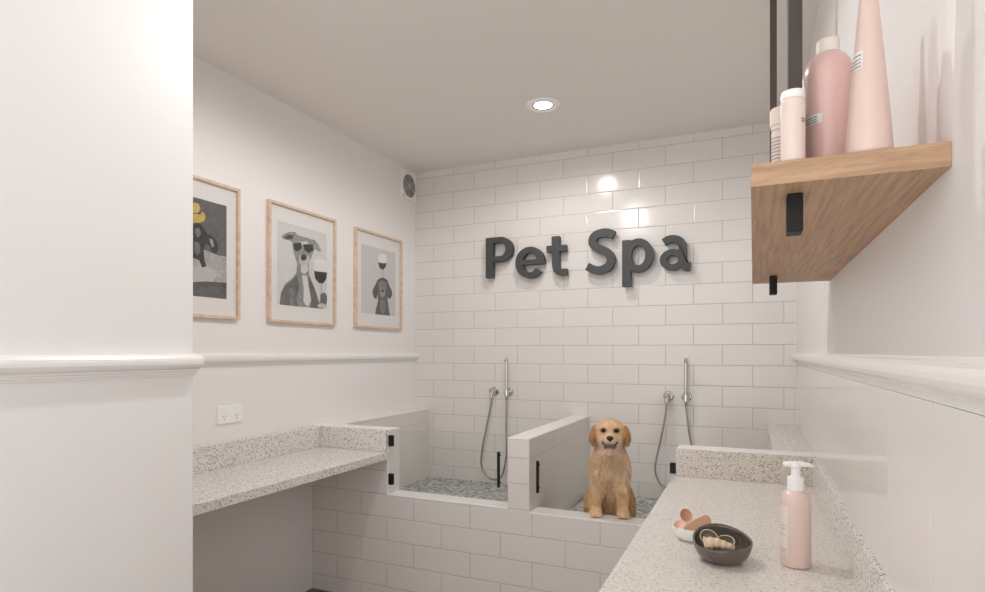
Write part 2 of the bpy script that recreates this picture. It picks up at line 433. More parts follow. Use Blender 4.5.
A_nose = [(-0.0225, 0.0615), (0.0015, 0.0725), (0.0245, 0.0685), (0.0245, 0.0515), (0.0015, 0.0345), (-0.0205, 0.0425)]
A_tongue = [(-0.0245, 0.0015), (0.0055, 0.0155), (0.0345, 0.0065), (0.0325, -0.0185), (0.0055, -0.0385), (-0.0205, -0.0285)]
A_streak = [(-0.0145, -0.0465), (0.0285, -0.0445), (0.0445, -0.1115), (0.0615, -0.1795), (0.0345, -0.2205), (-0.0025, -0.1915), (0.0015, -0.1165)]
A_leg = [(-0.1095, -0.1275), (-0.0815, -0.1245), (-0.0725, -0.2445), (-0.1055, -0.2465)]
A_bowl = [(0.0895, 0.0545), (0.1355, 0.0675), (0.1915, 0.0615), (0.2025, -0.0015), (0.1915, -0.0425), (0.1615, -0.0745), (0.1275, -0.0755), (0.0955, -0.0535), (0.0835, -0.0095)]
A_wine = [(0.0855, -0.0095), (0.1395, -0.0085), (0.2005, -0.0055), (0.1915, -0.0425), (0.1615, -0.0745), (0.1275, -0.0755), (0.0955, -0.0535)]
A_stem = [(0.1415, -0.0735), (0.1525, -0.0725), (0.1545, -0.1465), (0.1445, -0.1475)]
A_paw = [(0.1395, -0.1375), (0.1735, -0.1245), (0.2045, -0.1395), (0.2085, -0.1745), (0.1865, -0.2095), (0.1485, -0.2095), (0.1355, -0.1735)]
A_foot = [(0.1105, -0.2035), (0.1585, -0.1885), (0.2085, -0.1995), (0.1735, -0.2165), (0.1275, -0.2165)]
B_ears = [(-0.019, 0.0065), (0.009, 0.0235), (0.052, 0.0325), (0.096, 0.0225), (0.125, -0.0165), (0.158, -0.0525), (0.155, -0.0835), (0.13, -0.1055), (0.106, -0.1045), (0.089, -0.0895), (-0.019, -0.0925), (-0.03, -0.1205), (-0.058, -0.1125), (-0.076, -0.0835), (-0.065, -0.0515), (-0.042, -0.0265)]
B_body = [(-0.019, -0.0715), (0.089, -0.0685), (0.106, -0.1295), (0.118, -0.1845), (0.133, -0.2495), (-0.044, -0.2535), (-0.037, -0.1885), (-0.012, -0.1325)]
B_face = [(-0.007, -0.0025), (0.04, 0.0135), (0.086, 0.0005), (0.086, -0.0545), (0.052, -0.0995), (0.017, -0.0955), (-0.009, -0.0575)]
B_muz = [(0.012, -0.0575), (0.043, -0.0495), (0.069, -0.0575), (0.064, -0.0915), (0.038, -0.1075), (0.017, -0.0955)]
B_nose = [(0.026, -0.0565), (0.043, -0.0505), (0.059, -0.0565), (0.05, -0.0695), (0.031, -0.0685)]
B_chest = [(0.017, -0.1235), (0.072, -0.1245), (0.076, -0.1875), (0.047, -0.2305), (0.009, -0.1915)]
B_bowl = [(-0.007, 0.1735), (0.024, 0.1925), (0.064, 0.1955), (0.086, 0.1835), (0.089, 0.1365), (0.074, 0.1055), (0.043, 0.0825), (0.005, 0.0935), (-0.014, 0.1235)]
B_wine = [(-0.014, 0.1265), (0.038, 0.1285), (0.089, 0.1365), (0.074, 0.1055), (0.043, 0.0825), (0.005, 0.0935)]
B_stem = [(0.036, 0.0845), (0.045, 0.0855), (0.047, 0.0335), (0.036, 0.0325)]
C_bath = [(0.0125, -0.0305), (0.0765, -0.0065), (0.1435, -0.0195), (0.1995, -0.0205), (0.1995, -0.1605), (0.0125, -0.1615)]
C_foam = [(0.0125, -0.0895), (0.0655, -0.0775), (0.1325, -0.0925), (0.1435, -0.1195), (0.1095, -0.1515), (0.0125, -0.1575)]
C_band = [(0.0125, -0.1615), (0.0765, -0.1505), (0.1995, -0.1435), (0.1995, -0.1655), (0.0765, -0.1735), (0.0125, -0.1805)]
C_head = [(0.0125, 0.0975), (0.0385, 0.1115), (0.0635, 0.0985), (0.0875, 0.0705), (0.1215, 0.0625), (0.1415, 0.0375), (0.1485, 0.0055), (0.1345, -0.0175), (0.1125, -0.0095), (0.0985, 0.0165), (0.0785, 0.0225), (0.0675, -0.0075), (0.0725, -0.0535), (0.0835, -0.0795), (0.0605, -0.0905), (0.0445, -0.0575), (0.0125, -0.0525)]
C_hi1 = [(0.0235, 0.0815), (0.0445, 0.0895), (0.0555, 0.0645), (0.0385, 0.0425), (0.0255, 0.0545)]
C_hi2 = [(0.0985, 0.0515), (0.1185, 0.0475), (0.1255, 0.0205), (0.1155, 0.0095), (0.1035, 0.0305)]
C_hi3 = [(0.0205, 0.0215), (0.0445, 0.0205), (0.0525, -0.0195), (0.0335, -0.0405), (0.0185, -0.0155)]
C_duck1 = [(0.0075, 0.1875), (0.0205, 0.1985), (0.0425, 0.1975), (0.0495, 0.1785), (0.0425, 0.1585), (0.0175, 0.1485), (0.0045, 0.1595)]
C_duck2 = [(-0.0085, 0.1335), (0.0235, 0.1475), (0.0495, 0.1505), (0.0555, 0.1635), (0.0715, 0.1605), (0.0785, 0.1415), (0.0675, 0.1205), (0.0385, 0.1095), (-0.0035, 0.1055)]
C_duckdark = [(0.0445, 0.1635), (0.0525, 0.1565), (0.0505, 0.1465), (0.0395, 0.1535)]
layA = [(grey(.30), A_body), (grey(.16), A_shade), (grey(.13), A_shade2), (grey(.07), A_earin), (grey(.55), A_muz), (grey(.22), A_leg), (grey(.72), A_streak), (grey(.62), A_bridge),
        (grey(.03), A_lens1), (grey(.03), A_lens2), (grey(.03), A_nose), (grey(.70), A_tongue), (grey(.82), A_bowl), (grey(.05), A_wine), (grey(.5), A_stem), (grey(.14), A_paw), (grey(.6), A_foot)]
layB = [(grey(.10), B_ears), (grey(.13), B_body), (grey(.24), B_face), (grey(.33), B_muz), (grey(.03), B_nose), (grey(.22), B_chest), (grey(.86), B_bowl), (grey(.05), B_wine), (grey(.5), B_stem)]
mir = lambda P, c=-.125: [(2*c-u, v) for u, v in P]
yel = (.62, .47, .12)
layC = [(grey(.42), C_bath + [(-.197, -.205), (-.197, -.02)]), (grey(.52), C_foam), (grey(.10), C_band), (grey(.035), C_head), (grey(.035), mir(C_head, C_head[0][0])), (grey(.20), C_hi1), (grey(.34), C_hi2), (grey(.18), C_hi3),
        (grey(.4, yel), C_duck1), (grey(.4, yel), C_duck2), (grey(.06), C_duckdark)]
picture(1.8645, 'pale oak framed print of a dark dog wearing yellow toys, partly behind the near wall', 'bath', layC, grey(.13))
picture(2.5875, 'middle framed print, a grey dog wearing sunglasses and holding a wine glass', 'shades', layA, grey(.70))
picture(3.315, 'framed print nearest the tiled wall, small dog with a wine glass balanced on its head', 'spaniel', layB, grey(.66))


# ------------------------------------------------------------------ vent, socket, downlights
t = thing('extractor_vent', 'square white extractor fan with round grille high on the left wall by the ceiling', 'vent', (XL, 3.694, 2.5615))
link('housing', B(0, .008, -.103, .103, -.104, .104), M['plastic'], t, bevel=.002)
bm = bmesh.new()
def disc_x(bm, r0, r1, x0, x1, seg=40, cy=0, cz=0):
    for i in range(seg):
        a, b = 2*PI*i/seg, 2*PI*(i+1)/seg
        P = [(x, cy+r*math.cos(q), cz+r*math.sin(q)) for x in (x0, x1) for r in (r0, r1) for q in (a, b)]
        v = [bm.verts.new(p) for p in P]
        for q in ((0, 1, 3, 2), (4, 6, 7, 5), (0, 4, 5, 1), (2, 3, 7, 6)): bm.faces.new([v[k] for k in q])
disc_x(bm, .0005, .080, .008, .0095)
bmesh.ops.recalc_face_normals(bm, faces=bm.faces[:])
g = link('fan_opening', bm, M['slot'], t)
bm = bmesh.new()
for r in (.018, .034, .050, .066, .080): disc_x(bm, r-.003, r+.0025, .0095, .0125)
for k in range(6):
    a = k*PI/3+.2
    tube(bm, [(.0115, .01*math.cos(a), .01*math.sin(a)), (.0115, .078*math.cos(a+.35), .078*math.sin(a+.35))], .0035, 6)
disc_x(bm, .0005, .014, .0095, .0135)
bmesh.ops.recalc_face_normals(bm, faces=bm.faces[:])
link('grille', bm, M['grille'], t)
bm = bmesh.new(); tube(bm, [(.008, -.072, -.082), (.010, -.072, -.082)], .007, 14); tube(bm, [(.008, -.09, -.09), (.010, -.09, -.09)], .004, 10)
link('indicator', bm, M['grille'], t)

t = thing('wall_socket', 'white double power outlet on the left wall above the terrazzo counter', 'socket', (XL, 2.085, 1.049))
link('face_plate', B(0, .009, -.0735, .0735, -.0425, .0425), M['plastic'], t, bevel=.003)
for s in (-1, 1):
    link('switch', B(.009, .0125, s*.037-.006, s*.037+.006, .016, .033), M['plastic'], t, bevel=.001)
    bm = bmesh.new()
    for (dy, dz, a) in ((-.0075, .0, .5), (.0075, .0, -.5), (0, -.014, 0)):
        b0 = bmesh.new(); box(b0, .0085, .0093, -.0012, .0012, -.0045, .0045)
        bmesh.ops.rotate(b0, verts=b0.verts[:], cent=(0, 0, 0), matrix=Matrix.Rotation(a, 3, 'X'))
        bmesh.ops.translate(b0, verts=b0.verts[:], vec=(0, s*.037+dy, -.006+dz))
        me = bpy.data.meshes.new('tmp'); b0.to_mesh(me); b0.free(); bm.from_mesh(me); bpy.data.meshes.remove(me)
    link('pin_holes', bm, M['slot'], t)

def downlight(x, y, label, power, blend=.45, size=172):
    t = thing('downlight', label, 'light', (x, y, CE), 0, 'recessed ceiling downlights')
    bm = bmesh.new()
    lathe(bm, [(.092, 0), (.092, -.004), (.086, -.010), (.070, -.011), (.060, -.008), (.058, -.002)], 48, caps=False)
    link('trim_ring', bm, M['plastic'], t, smooth=True)
    bm = bmesh.new(); lathe(bm, [(.0585, -.003), (.052, -.0075), (.0485, -.004)], 48, caps=False)
    link('reflector', bm, M['ring'], t, smooth=True)
    bm = bmesh.new(); lathe(bm, [(.0001, -.0035), (.049, -.0035)], 40, caps=False)
    link('lens', bm, M['lamp'], t)
    ld = bpy.data.lights.new('downlight_lamp', 'SPOT'); ld.energy = power; ld.spot_size = math.radians(size); ld.spot_blend = blend
    ld.shadow_soft_size = .035; ld.color = (1, .985, .975)
    lo = bpy.data.objects.new('downlight_lamp', ld); C.objects.link(lo); lo.location = (x, y, CE-.02)
downlight(-1.04, 3.03, 'round recessed ceiling downlight, lit, above the tiled wash bays', 14)
downlight(-1.04, .93, 'round recessed ceiling downlight out of view above the near end of the room', 1.5, 1, 155)
downlight(-1.04, 1.84, 'added fill lamp in the form of a ceiling downlight, out of view between the other two', 29, .35, 176)  # added fill lamp, unseen; brightens the side walls and counters

# ------------------------------------------------------------------ sign letters
H0 = 1.853
def arc(cx, cy, rx, ry, a0, a1, n=28):
    return [(cx+rx*math.cos(math.radians(a0+(a1-a0)*i/n)), cy+ry*math.sin(math.radians(a0+(a1-a0)*i/n))) for i in range(n+1)]
def stroke(pts, w, n=7):
    P = spline([(a, b, 0) for a, b in pts], n)
    l, r = [], []
    for i, p in enumerate(P):
        t = (P[min(i+1, len(P)-1)]-P[max(i-1, 0)]).normalized()
        k = i/(len(P)-1)
        ww = w if not isinstance(w, tuple) else w[0]+(w[1]-w[0])*k
        nn = Vector((-t.y, t.x, 0))*ww/2
        l.append((p.x+nn.x, p.y+nn.y)); r.append((p.x-nn.x, p.y-nn.y))
    return l+r[::-1]
rect = lambda a, b, c, d: [(a, c), (b, c), (b, d), (a, d)]
GL = {
 'P': (-1.703, [rect(0, .055, .010, .289), [(.03, .289)]+arc(.108, .204, .094, .085, 90, -90)+[(.03, .119), (.03, .158)]+arc(.108, .204, .040, .046, -90, 90)+[(.03, .250)]], (.03, .14)),
 'e': (-1.482, [arc(.1045, .1, .1045, .106, 0, 322)+arc(.1045, .1, .053, .066, 322, 0), rect(.045, .2085, .086, .120)], (.03, .1)),
 't': (-1.259, [stroke([(.0625, .262), (.0625, .19), (.0625, .11), (.066, .055), (.088, .024), (.141, .024)], (.054, .042)), rect(0, .136, .160, .202)], (.06, .1)),
 'S': (-.997, [stroke([(.186, .240), (.150, .257), (.105, .259), (.062, .242), (.048, .206), (.068, .174), (.110, .152), (.152, .126), (.168, .088), (.152, .045), (.105, .022), (.060, .026), (.014, .050)], .052)], (.15, .08)),
 'p': (-.757, [rect(0, .054, -.092, .200), arc(.100, .1, .092, .106, 0, 360, 48)[:-1]+[]], (.027, .0)),
 'a': (-.526, [stroke([(.022, .170), (.055, .186), (.095, .184), (.128, .160), (.134, .115), (.134, .050), (.145, .018), (.180, .012)], (.044, .050)), None], (.134, .08)),
}
LB = {'P': 'charcoal raised capital P, first letter of the sign on the tiled wall', 'e': 'charcoal raised letter e between P and t of the wall sign',
      't': 'charcoal raised letter t ending the first word of the wall sign', 'S': 'charcoal raised capital S opening the second word of the wall sign',
      'p': 'charcoal raised letter p with its stem hanging lowest on the wall sign', 'a': 'charcoal raised letter a, last of the wall sign on white tiles'}
def ring_prism(bm, cx, cy, ro, ri, fn, d0, d1, n=44):
    A, Bq, Cq, Dq = [], [], [], []
    for i in range(n):
        q = 2*PI*i/n; c_, s_ = math.cos(q), math.sin(q)
        A.append(bm.verts.new(fn(cx+ro[0]*c_, cy+ro[1]*s_, d0))); Bq.append(bm.verts.new(fn(cx+ro[0]*c_, cy+ro[1]*s_, d1)))
        Cq.append(bm.verts.new(fn(cx+ri[0]*c_, cy+ri[1]*s_, d0))); Dq.append(bm.verts.new(fn(cx+ri[0]*c_, cy+ri[1]*s_, d1)))
    fs = []
    for i in range(n):
        j = (i+1) % n
        for q in ((A[i], A[j], Bq[j], Bq[i]), (Cq[j], Cq[i], Dq[i], Dq[j]), (A[j], A[i], Cq[i], Cq[j]), (Bq[i], Bq[j], Dq[j], Dq[i])): fs.append(bm.faces.new(q))
    bmesh.ops.recalc_face_normals(bm, faces=fs)
for ch, (x0, polys, stud) in GL.items():
    t = thing('sign_letter', LB[ch], 'letter', (x0, 3.775, H0), 0, 'letters of the wall sign')
    bm = bmesh.new()
    fn = lambda u, v, d: (u, d, v)
    for i, poly in enumerate(polys):
        e = i*.0004
        if ch == 'p' and i == 1: ring_prism(bm, .1, .1, (.092, .106), (.043, .062), fn, -.040+e, -e)
        elif ch == 'a' and i == 1: ring_prism(bm, .076, .060, (.076, .065), (.032, .028), fn, -.040+e, -e)
        else: prism(bm, poly, fn, -.040+e, -e)
    link('letter_face', bm, M['letter'], t)
    for dz in (0, .05):
        bm = bmesh.new(); tube(bm, [(stud[0], -.004, stud[1]+dz), (stud[0], .025, stud[1]+dz)], .004, 10); link('mounting_stud', bm, M['black'], t)

# ------------------------------------------------------------------ shower sets
def shower(x, label, hang):
    t = thing('hand_shower', label, 'shower', (x, YB, 1.075), 0, 'chrome shower sets on the tiled wall')
    ox = -.107
    for nm, cx in (('outlet_plate', ox), ('holder_plate', 0)):
        bm = bmesh.new(); tube(bm, [(cx, 0, 0), (cx, -.006, 0), (cx, -.010, 0)], [.031, .031, .024], 32); link(nm, bm, M['chrome'], t, smooth=False, bevel=.001)
    bm = bmesh.new(); tube(bm, spline([(ox, -.008, 0), (ox, -.035, 0), (ox-.004, -.050, -.012), (ox-.007, -.052, -.045)], 6), .0125, 16)
    tube(bm, [(ox-.026, -.03, .004), (ox+.016, -.03, .004)], .015, 16)
    link('outlet_elbow', bm, M['chrome'], t, smooth=True)
    bm = bmesh.new(); tube(bm, [(0, -.008, 0), (0, -.045, 0)], .013, 16); tube(bm, [(0, -.05, -.026), (0, -.05, .016)], .0175, 20); link('holder', bm, M['chrome'], t, bevel=.001)
    bm = bmesh.new(); tube(bm, [(0, -.05, -.05), (0, -.05, -.03), (0, -.05, .10), (0, -.05, .225), (0, -.05, .235)], [.008, .0105, .0105, .0115, .009], 18)
    tube(bm, [(0, -.05, .222), (0, -.076, .218)], .008, 12)
    link('wand', bm, M['chrome'], t, smooth=True)
    bm = bmesh.new(); tube(bm, spline(hang, 10), .0062, 10); link('hose', bm, M['hose'], t, smooth=True)
    return t
shower(-.374, 'chrome hand shower with looping hose on the tiles right of the puppy',
       [(-.114, -.052, -.04), (-.120, -.052, -.12), (-.150, -.055, -.28), (-.178, -.06, -.42), (-.170, -.06, -.50), (-.125, -.06, -.555), (-.04, -.06, -.55), (.03, -.06, -.46), (.04, -.058, -.35), (.018, -.054, -.20), (0, -.05, -.05)])
shower(-1.552, 'chrome hand shower in the left wash bay, hose falling behind the glass door',
       [(-.114, -.052, -.04), (-.122, -.052, -.12), (-.152, -.055, -.26), (-.178, -.06, -.40), (-.185, -.06, -.52), (-.13, -.06, -.60), (-.04, -.06, -.59), (.0, -.058, -.45), (.0, -.054, -.25), (0, -.05, -.05)])

# ------------------------------------------------------------------ oak shelf and its hanging bars
SZ0, SZ1 = 1.582, 1.6145
t = thing('wall_shelf', 'thick oak shelf on the right wall carrying pink bottles', 'shelf', (.113, 1.57, SZ0))
bm = loc(B(-.003, XR, .919, 2.225, SZ0, SZ1), t); bm.normal_update()
for f in bm.faces: f.material_index = 1 if abs(f.normal.y) > .5 else 0
link('board', bm, [M['oak'], M['oak_edge']], t, bevel=.0012)
for (y, lab) in ((.978, 'nearer black steel bar running down through the front of the oak shelf'), (2.005, 'farther black steel bar running down through the back of the oak shelf')):
    t = thing('hanging_bar', lab, 'bar', (.057, y+.02, 1.525), 0, 'steel bars holding the shelf')
    link('bar', loc(B(.0475, .0665, y+.002, y+.038, SZ1, CE), t), M['bar'], t, bevel=.001)
    link('end_clamp', loc(B(.046, .0675, y, y+.040, 1.525, SZ0), t), M['black'], t, bevel=.0015)

# ------------------------------------------------------------------ bottles
def curved_patch(bm, rad, a0, a1, z0, z1, mi=0, n=12, taper=0):
    vs = []
    for i in range(n+1):
        a = math.radians(a0+(a1-a0)*i/n)
        r0, r1 = (rad(z0), rad(z1)) if callable(rad) else (rad, rad)
        vs.append((bm.verts.new((r0*math.cos(a), r0*math.sin(a), z0)), bm.verts.new((r1*math.cos(a), r1*math.sin(a), z1))))
    for a, b in zip(vs, vs[1:]):
        f = bm.faces.new((a[0], b[0], b[1], a[1])); f.material_index = mi
def print_lines(bm, rad, a0, a1, zs, mi=0, h=.0011, seed=1):
    r = random.Random(seed)
    for z in zs:
        a = a0
        while a < a1-2:
            w = r.uniform(2, 6)
            curved_patch(bm, rad, a, min(a+w, a1), z-h, z+h, mi, 2); a += w+r.uniform(1, 2.2)
Z = SZ1
# pump bottle on the counter
M['blush_label'] = plain('blush_label', (.84, .74, .70), .4)
t = thing('pump_bottle', 'blush pink pump bottle with white pump standing on the right counter', 'bottle', (.097, 1.657, ZC))
bm = bmesh.new(); lathe(bm, [(.028, 0), (.0330, .0015), (.0352, .006), (.0352, .162), (.0340, .173), (.029, .182), (.021, .187), (.0165, .189), (.0155, .193)], 56)
link('body', bm, M['pink_pump'], t, smooth=True)
bm = bmesh.new(); curved_patch(bm, .0355, -178, -122, .030, .150); lb = link('label', bm, M['blush_label'], t)
bm = bmesh.new(); print_lines(bm, .0357, -168, -132, (.102, .094, .080), h=.0014, seed=3); link('lettering', bm, M['inkpale'], lb)
bm = bmesh.new(); print_lines(bm, .0357, -165, -126, (.045, .040, .035), h=.0012, seed=5); link('lettering', bm, M['inkpale'], lb)
bm = bmesh.new(); lathe(bm, [(.0180, .188), (.0190, .190), (.0190, .218), (.0180, .221), (.0125, .222), (.0110, .225), (.0110, .243)], 40)
link('collar', bm, M['plastic'], t, smooth=False, bevel=.0008)
bm = bmesh.new()
a = math.radians(12)
tube(bm, [(0, 0, .243), (0, 0, .251), (0, 0, .256)], [.013, .0135, .010], 24)
dx, dy = math.cos(a), math.sin(a)
tube(bm, [(-.029*dx, -.029*dy, .251), (-.026*dx, -.026*dy, .252), (-.010*dx, -.010*dy, .253), (.012*dx, .012*dy, .253), (.030*dx, .030*dy, .2515), (.048*dx, .048*dy, .2470)], [.003, .0068, .0076, .0074, .0052, .0024], 16)
link('pump_head', bm, M['plastic'], t, smooth=True)

# small jar, tube, pink bottle, cones on the shelf
t = thing('jar', 'small cream jar with ridged cap, half hidden behind the pale tube on the oak shelf', 'jar', (.040, 1.050, Z))
bm = bmesh.new(); lathe(bm, [(.0125, 0), (.0135, .002), (.0135, .082), (.0115, .086)], 36); link('body', bm, M['blush'], t, smooth=False, bevel=.001)
bm = bmesh.new(); print_lines(bm, .0137, -175, -75, [.012+.0055*i for i in range(12)], h=.0009, seed=8); link('lettering', bm, M['ink'], t)
bm = bmesh.new(); lathe(bm, [(.0125, .086), (.0140, .0865), (.0140, .092), (.0155, .093), (.0155, .118), (.0140, .121), (.0001, .1215)], 36); link('cap', bm, M['blush'], t, bevel=.0006)

t = thing('tube_bottle', 'pale cream cylinder bottle on the oak shelf in front of the small jar', 'bottle', (.0515, .938, Z))
bm = bmesh.new(); lathe(bm, [(.0145, 0), (.0158, .002), (.0160, .086), (.0152, .089)], 40); link('body', bm, M['blush'], t, smooth=False, bevel=.001)
bm = bmesh.new(); lathe(bm, [(.0152, .089), (.0158, .0895), (.0158, .096), (.0146, .1005), (.0125, .1015), (.0001, .1015)], 40); link('cap', bm, M['plastic'], t, bevel=.0006)
bm = bmesh.new(); print_lines(bm, .0162, -52, -22, (.058, .0545), h=.0012, seed=4); link('lettering', bm, M['ink'], t)

t = thing('shampoo_bottle', 'round-shouldered pink bottle with white cap in the middle of the oak shelf', 'bottle', (.1045, 1.032, Z))
bm = bmesh.new(); lathe(bm, [(.030, 0), (.0345, .002), (.0350, .006), (.0350, .150), (.0340, .160), (.0305, .171), (.0245, .180), (.0175, .186), (.0145, .188)], 56)
link('body', bm, M['pink'], t, smooth=True)
bm = bmesh.new(); lathe(bm, [(.0140, .187), (.0160, .1875), (.0160, .205), (.0150, .2075), (.0001, .208)], 36); link('cap', bm, M['cream'], t, bevel=.0006)
bm = bmesh.new(); curved_patch(bm, .0352, -168, -108, .074, .088); lb = link('label', bm, M['label'], t)
bm = bmesh.new(); print_lines(bm, .0354, -162, -118, (.084, .080, .0765), h=.0010, seed=11); 
link('lettering', bm, M['ink'], lb)

def cone(x, y, label, ht=.232, ang=(-175, -120), sc=1.):
    t = thing('cone_bottle', label, 'bottle', (x, y, Z), 0, 'tall pink cone bottles')
    rr = lambda z: sc*(.0296+(.0098-.0296)*(z/ht)**1.08)
    bm = bmesh.new(); lathe(bm, [(.0255*sc, 0), (.0288*sc, .0015), (rr(.006), .006)]+[(rr(ht*k/14), ht*k/14) for k in range(1, 15)]+[(.0070*sc, ht+.001)], 48); link('body', bm, M['pink_pale'] if sc == 1 else M['pink'], t, smooth=True)
    bm = bmesh.new(); lathe(bm, [(.0075*sc, ht), (.0092*sc, ht+.0005), (.0092*sc, ht+.018), (.0080*sc, ht+.021), (.0001, ht+.0215)], 30); link('cap', bm, M['cream'], t, bevel=.0005)
    bm = bmesh.new(); curved_patch(bm, lambda z: rr(z)+.0003, *ang, .118, .142); lb = link('label', bm, M['label'], t)
    bm = bmesh.new(); print_lines(bm, lambda z: rr(z)+.0006, ang[0]+4, ang[1]-4, (.137, .131, .126, .121), h=.0010, seed=21); link('lettering', bm, M['ink'], lb)
cone(.1455, .952, 'tall pale pink cone bottle, rightmost on the oak shelf')
cone(.172, 1.10, 'darker pink cone bottle just peeking out behind the tall pale one', ht=.215, sc=.95)

# ------------------------------------------------------------------ bowls
def bowl(name, label, loc_, rx, ry, h, mat, rimf=None, th=.0045, seg=56):
    t = thing(name, label, 'bowl', loc_)
    bm = bmesh.new()
    pr = []
    N = 14
    outer = [(.42+.58*math.sin(PI/2*k/N)**.85, (1-math.cos(PI/2*k/N))**.9) for k in range(N+1)]
    prof = [(.0, 0.0, 0)]+[(r, z, 0) for r, z in outer]+[(r, z, 1) for r, z in outer[::-1]]+[(0., 0., 1)]
    rings = []
    for r, z, inn in prof:
        ring = []
        for i in range(seg):
            a = 2*PI*i/seg
            hh = h+(rimf(a) if rimf else 0)
            k = 1 if not inn else 1-th/rx
            ww = 1+.02*math.sin(3*a+.5)
            zz = z*hh if not inn else th+z*(hh-th)
            ring.append(bm.verts.new((r*rx*k*ww*math.cos(a), r*ry*k*ww*math.sin(a), zz)) if r > 0 else None)
        if r == 0:
            c = bm.verts.new((0, 0, th if inn else 0)); ring = [c]*seg
        rings.append(ring)
    for a, b in zip(rings, rings[1:]):
        for i in range(seg):
            j = (i+1) % seg
            q = []
            for v in (a[i], a[j], b[j], b[i]):
                if v not in q: q.append(v)
            if len(q) > 2: bm.faces.new(q)
    bmesh.ops.recalc_face_normals(bm, faces=bm.faces[:])
    link('bowl_shell' if False else 'vessel', bm, mat, t, smooth=True)
    return t
bowl('stoneware_bowl', 'dark grey-brown glazed bowl with an uneven rim, holding shells, on the right counter', (-.073, 1.614, ZC), .0715, .065, .045, M['dark_bowl'],
     lambda a: .034*(.5+.5*math.cos(a-math.radians(108)))**2.2+.005*math.cos(a))
bowl('stoneware_bowl', 'small white bowl holding pink soaps, behind the dark bowl', (-.158, 1.762, ZC), .057, .045, .038, M['white_bowl'])

def cup(name, label, cat, mats, loc_, size, rot, group, ribs=0, depth=.55, th=.12):
    """a cupped half-shell: thick curved wall, hollow inside, pale rim"""
    bm = bmesh.new(); N, S = 10, 36
    rings = []
    for (k0, inn) in [(k, 0) for k in range(N+1)]+[(k, 1) for k in range(N, -1, -1)]:
        a = PI/2*k0/N; ring = []
        for i in range(S):
            q = 2*PI*i/S
            f = 1-th*inn
            rib = 1+ribs*math.cos(11*q)*math.sin(a)
            egg = 1+.22*math.cos(q)
            r = math.sin(a)*f*rib*egg
            ring.append(bm.verts.new((r*size[0]*math.cos(q), r*size[1]*math.sin(q), (1-math.cos(a)*f*1.)*size[2]*1.0)) if k0 else None)
        if k0 == 0:
            c = bm.verts.new((0, 0, (1-f)*size[2])); ring = [c]*S
        rings.append((ring, inn))
    for (a, ia), (b, ib) in zip(rings, rings[1:]):
        for i in range(S):
            j = (i+1) % S; q = []
            for v in (a[i], a[j], b[j], b[i]):
                if v not in q: q.append(v)
            if len(q) > 2:
                f = bm.faces.new(q); f.material_index = 1 if (ia and ib) else 0
    bmesh.ops.recalc_face_normals(bm, faces=bm.faces[:])
    o = link(name, bm, mats, smooth=True); o.location = loc_; o.rotation_euler = rot
    return tag(o, label, cat, group)
R = math.radians
M['olive_rim'] = plain('pale_shell_rim', (.50, .44, .36), .4)
cup('shell', 'olive brown cupped shell leaning on the left rim inside the dark bowl', 'shell', [M['olive_rim'], M['olive']], (-.104, 1.612, ZC+.054), (.025, .019, .016), (R(52), R(18), R(-28)), 'shells in the dark bowl')
cup('shell', 'dark olive shell lying in the middle of the dark bowl', 'shell', [M['olive_rim'], M['olive']], (-.066, 1.606, ZC+.046), (.024, .017, .016), (R(50), R(-8), R(-10)), 'shells in the dark bowl')
# beige spiral shell
bm = bmesh.new()
pts = spline([(-.036, 0, 0), (-.022, -.001, .003), (-.006, 0, .004), (.010, .001, .001), (.026, .002, -.003), (.036, .002, -.006)], 8)
rad = []
for i in range(len(pts)):
    k = i/(len(pts)-1); rad.append((.0125*(1-k)**.6+.0035)*(1+.10*math.sin(k*34)))
rad[0] = .008
tube(bm, pts, rad, 22)
o = link('shell', bm, M['beige'], smooth=True); o.location = (-.078, 1.588, ZC+.048); o.rotation_euler = (0, 0, R(6))
tag(o, 'beige ridged spiral shell at the front of the dark bowl', 'shell', 'shells in the dark bowl')
# pink soaps
bm = bmesh.new()
D = [(-.034, -.016), (-.030, -.019), (.024, -.019), (.030, -.014), (.031, .006), (.027, .014), (.018, .016), (-.004, .008), (-.028, -.004), (-.034, -.010)]
prism(bm, D, lambda u, v, d: (u, d, v), -.009, .009)
for f in bm.faces: f.material_index = 0
bm.normal_update()
for f in bm.faces:
    if f.normal.y < -.9: f.material_index = 1
bmesh.ops.scale(bm, verts=bm.verts[:], vec=(1.18, 1.1, 1.32))
o = link('soap', bm, [M['soap_pink'], M['soap_orange']], bevel=.003, seg=3); o.location = (-.143, 1.744, ZC+.056); o.rotation_euler = (R(-12), R(-6), R(10))
tag(o, 'wedge of pink soap with a terracotta face, rightmost in the white bowl', 'soap', 'soaps in the white bowl')
cup('soap', 'small curled pink soap with terracotta hollow at the back of the white bowl', 'soap', [M['soap_pink'], M['soap_orange']], (-.186, 1.782, ZC+.058), (.019, .020, .016), (R(62), R(0), R(30)), 'soaps in the white bowl')
cup('soap', 'pale pink cupped soap lying low at the left of the white bowl', 'soap', [M['soap_pink'], M['soap_pink']], (-.194, 1.750, ZC+.032), (.017, .020, .014), (R(28), R(6), R(0)), 'soaps in the white bowl')

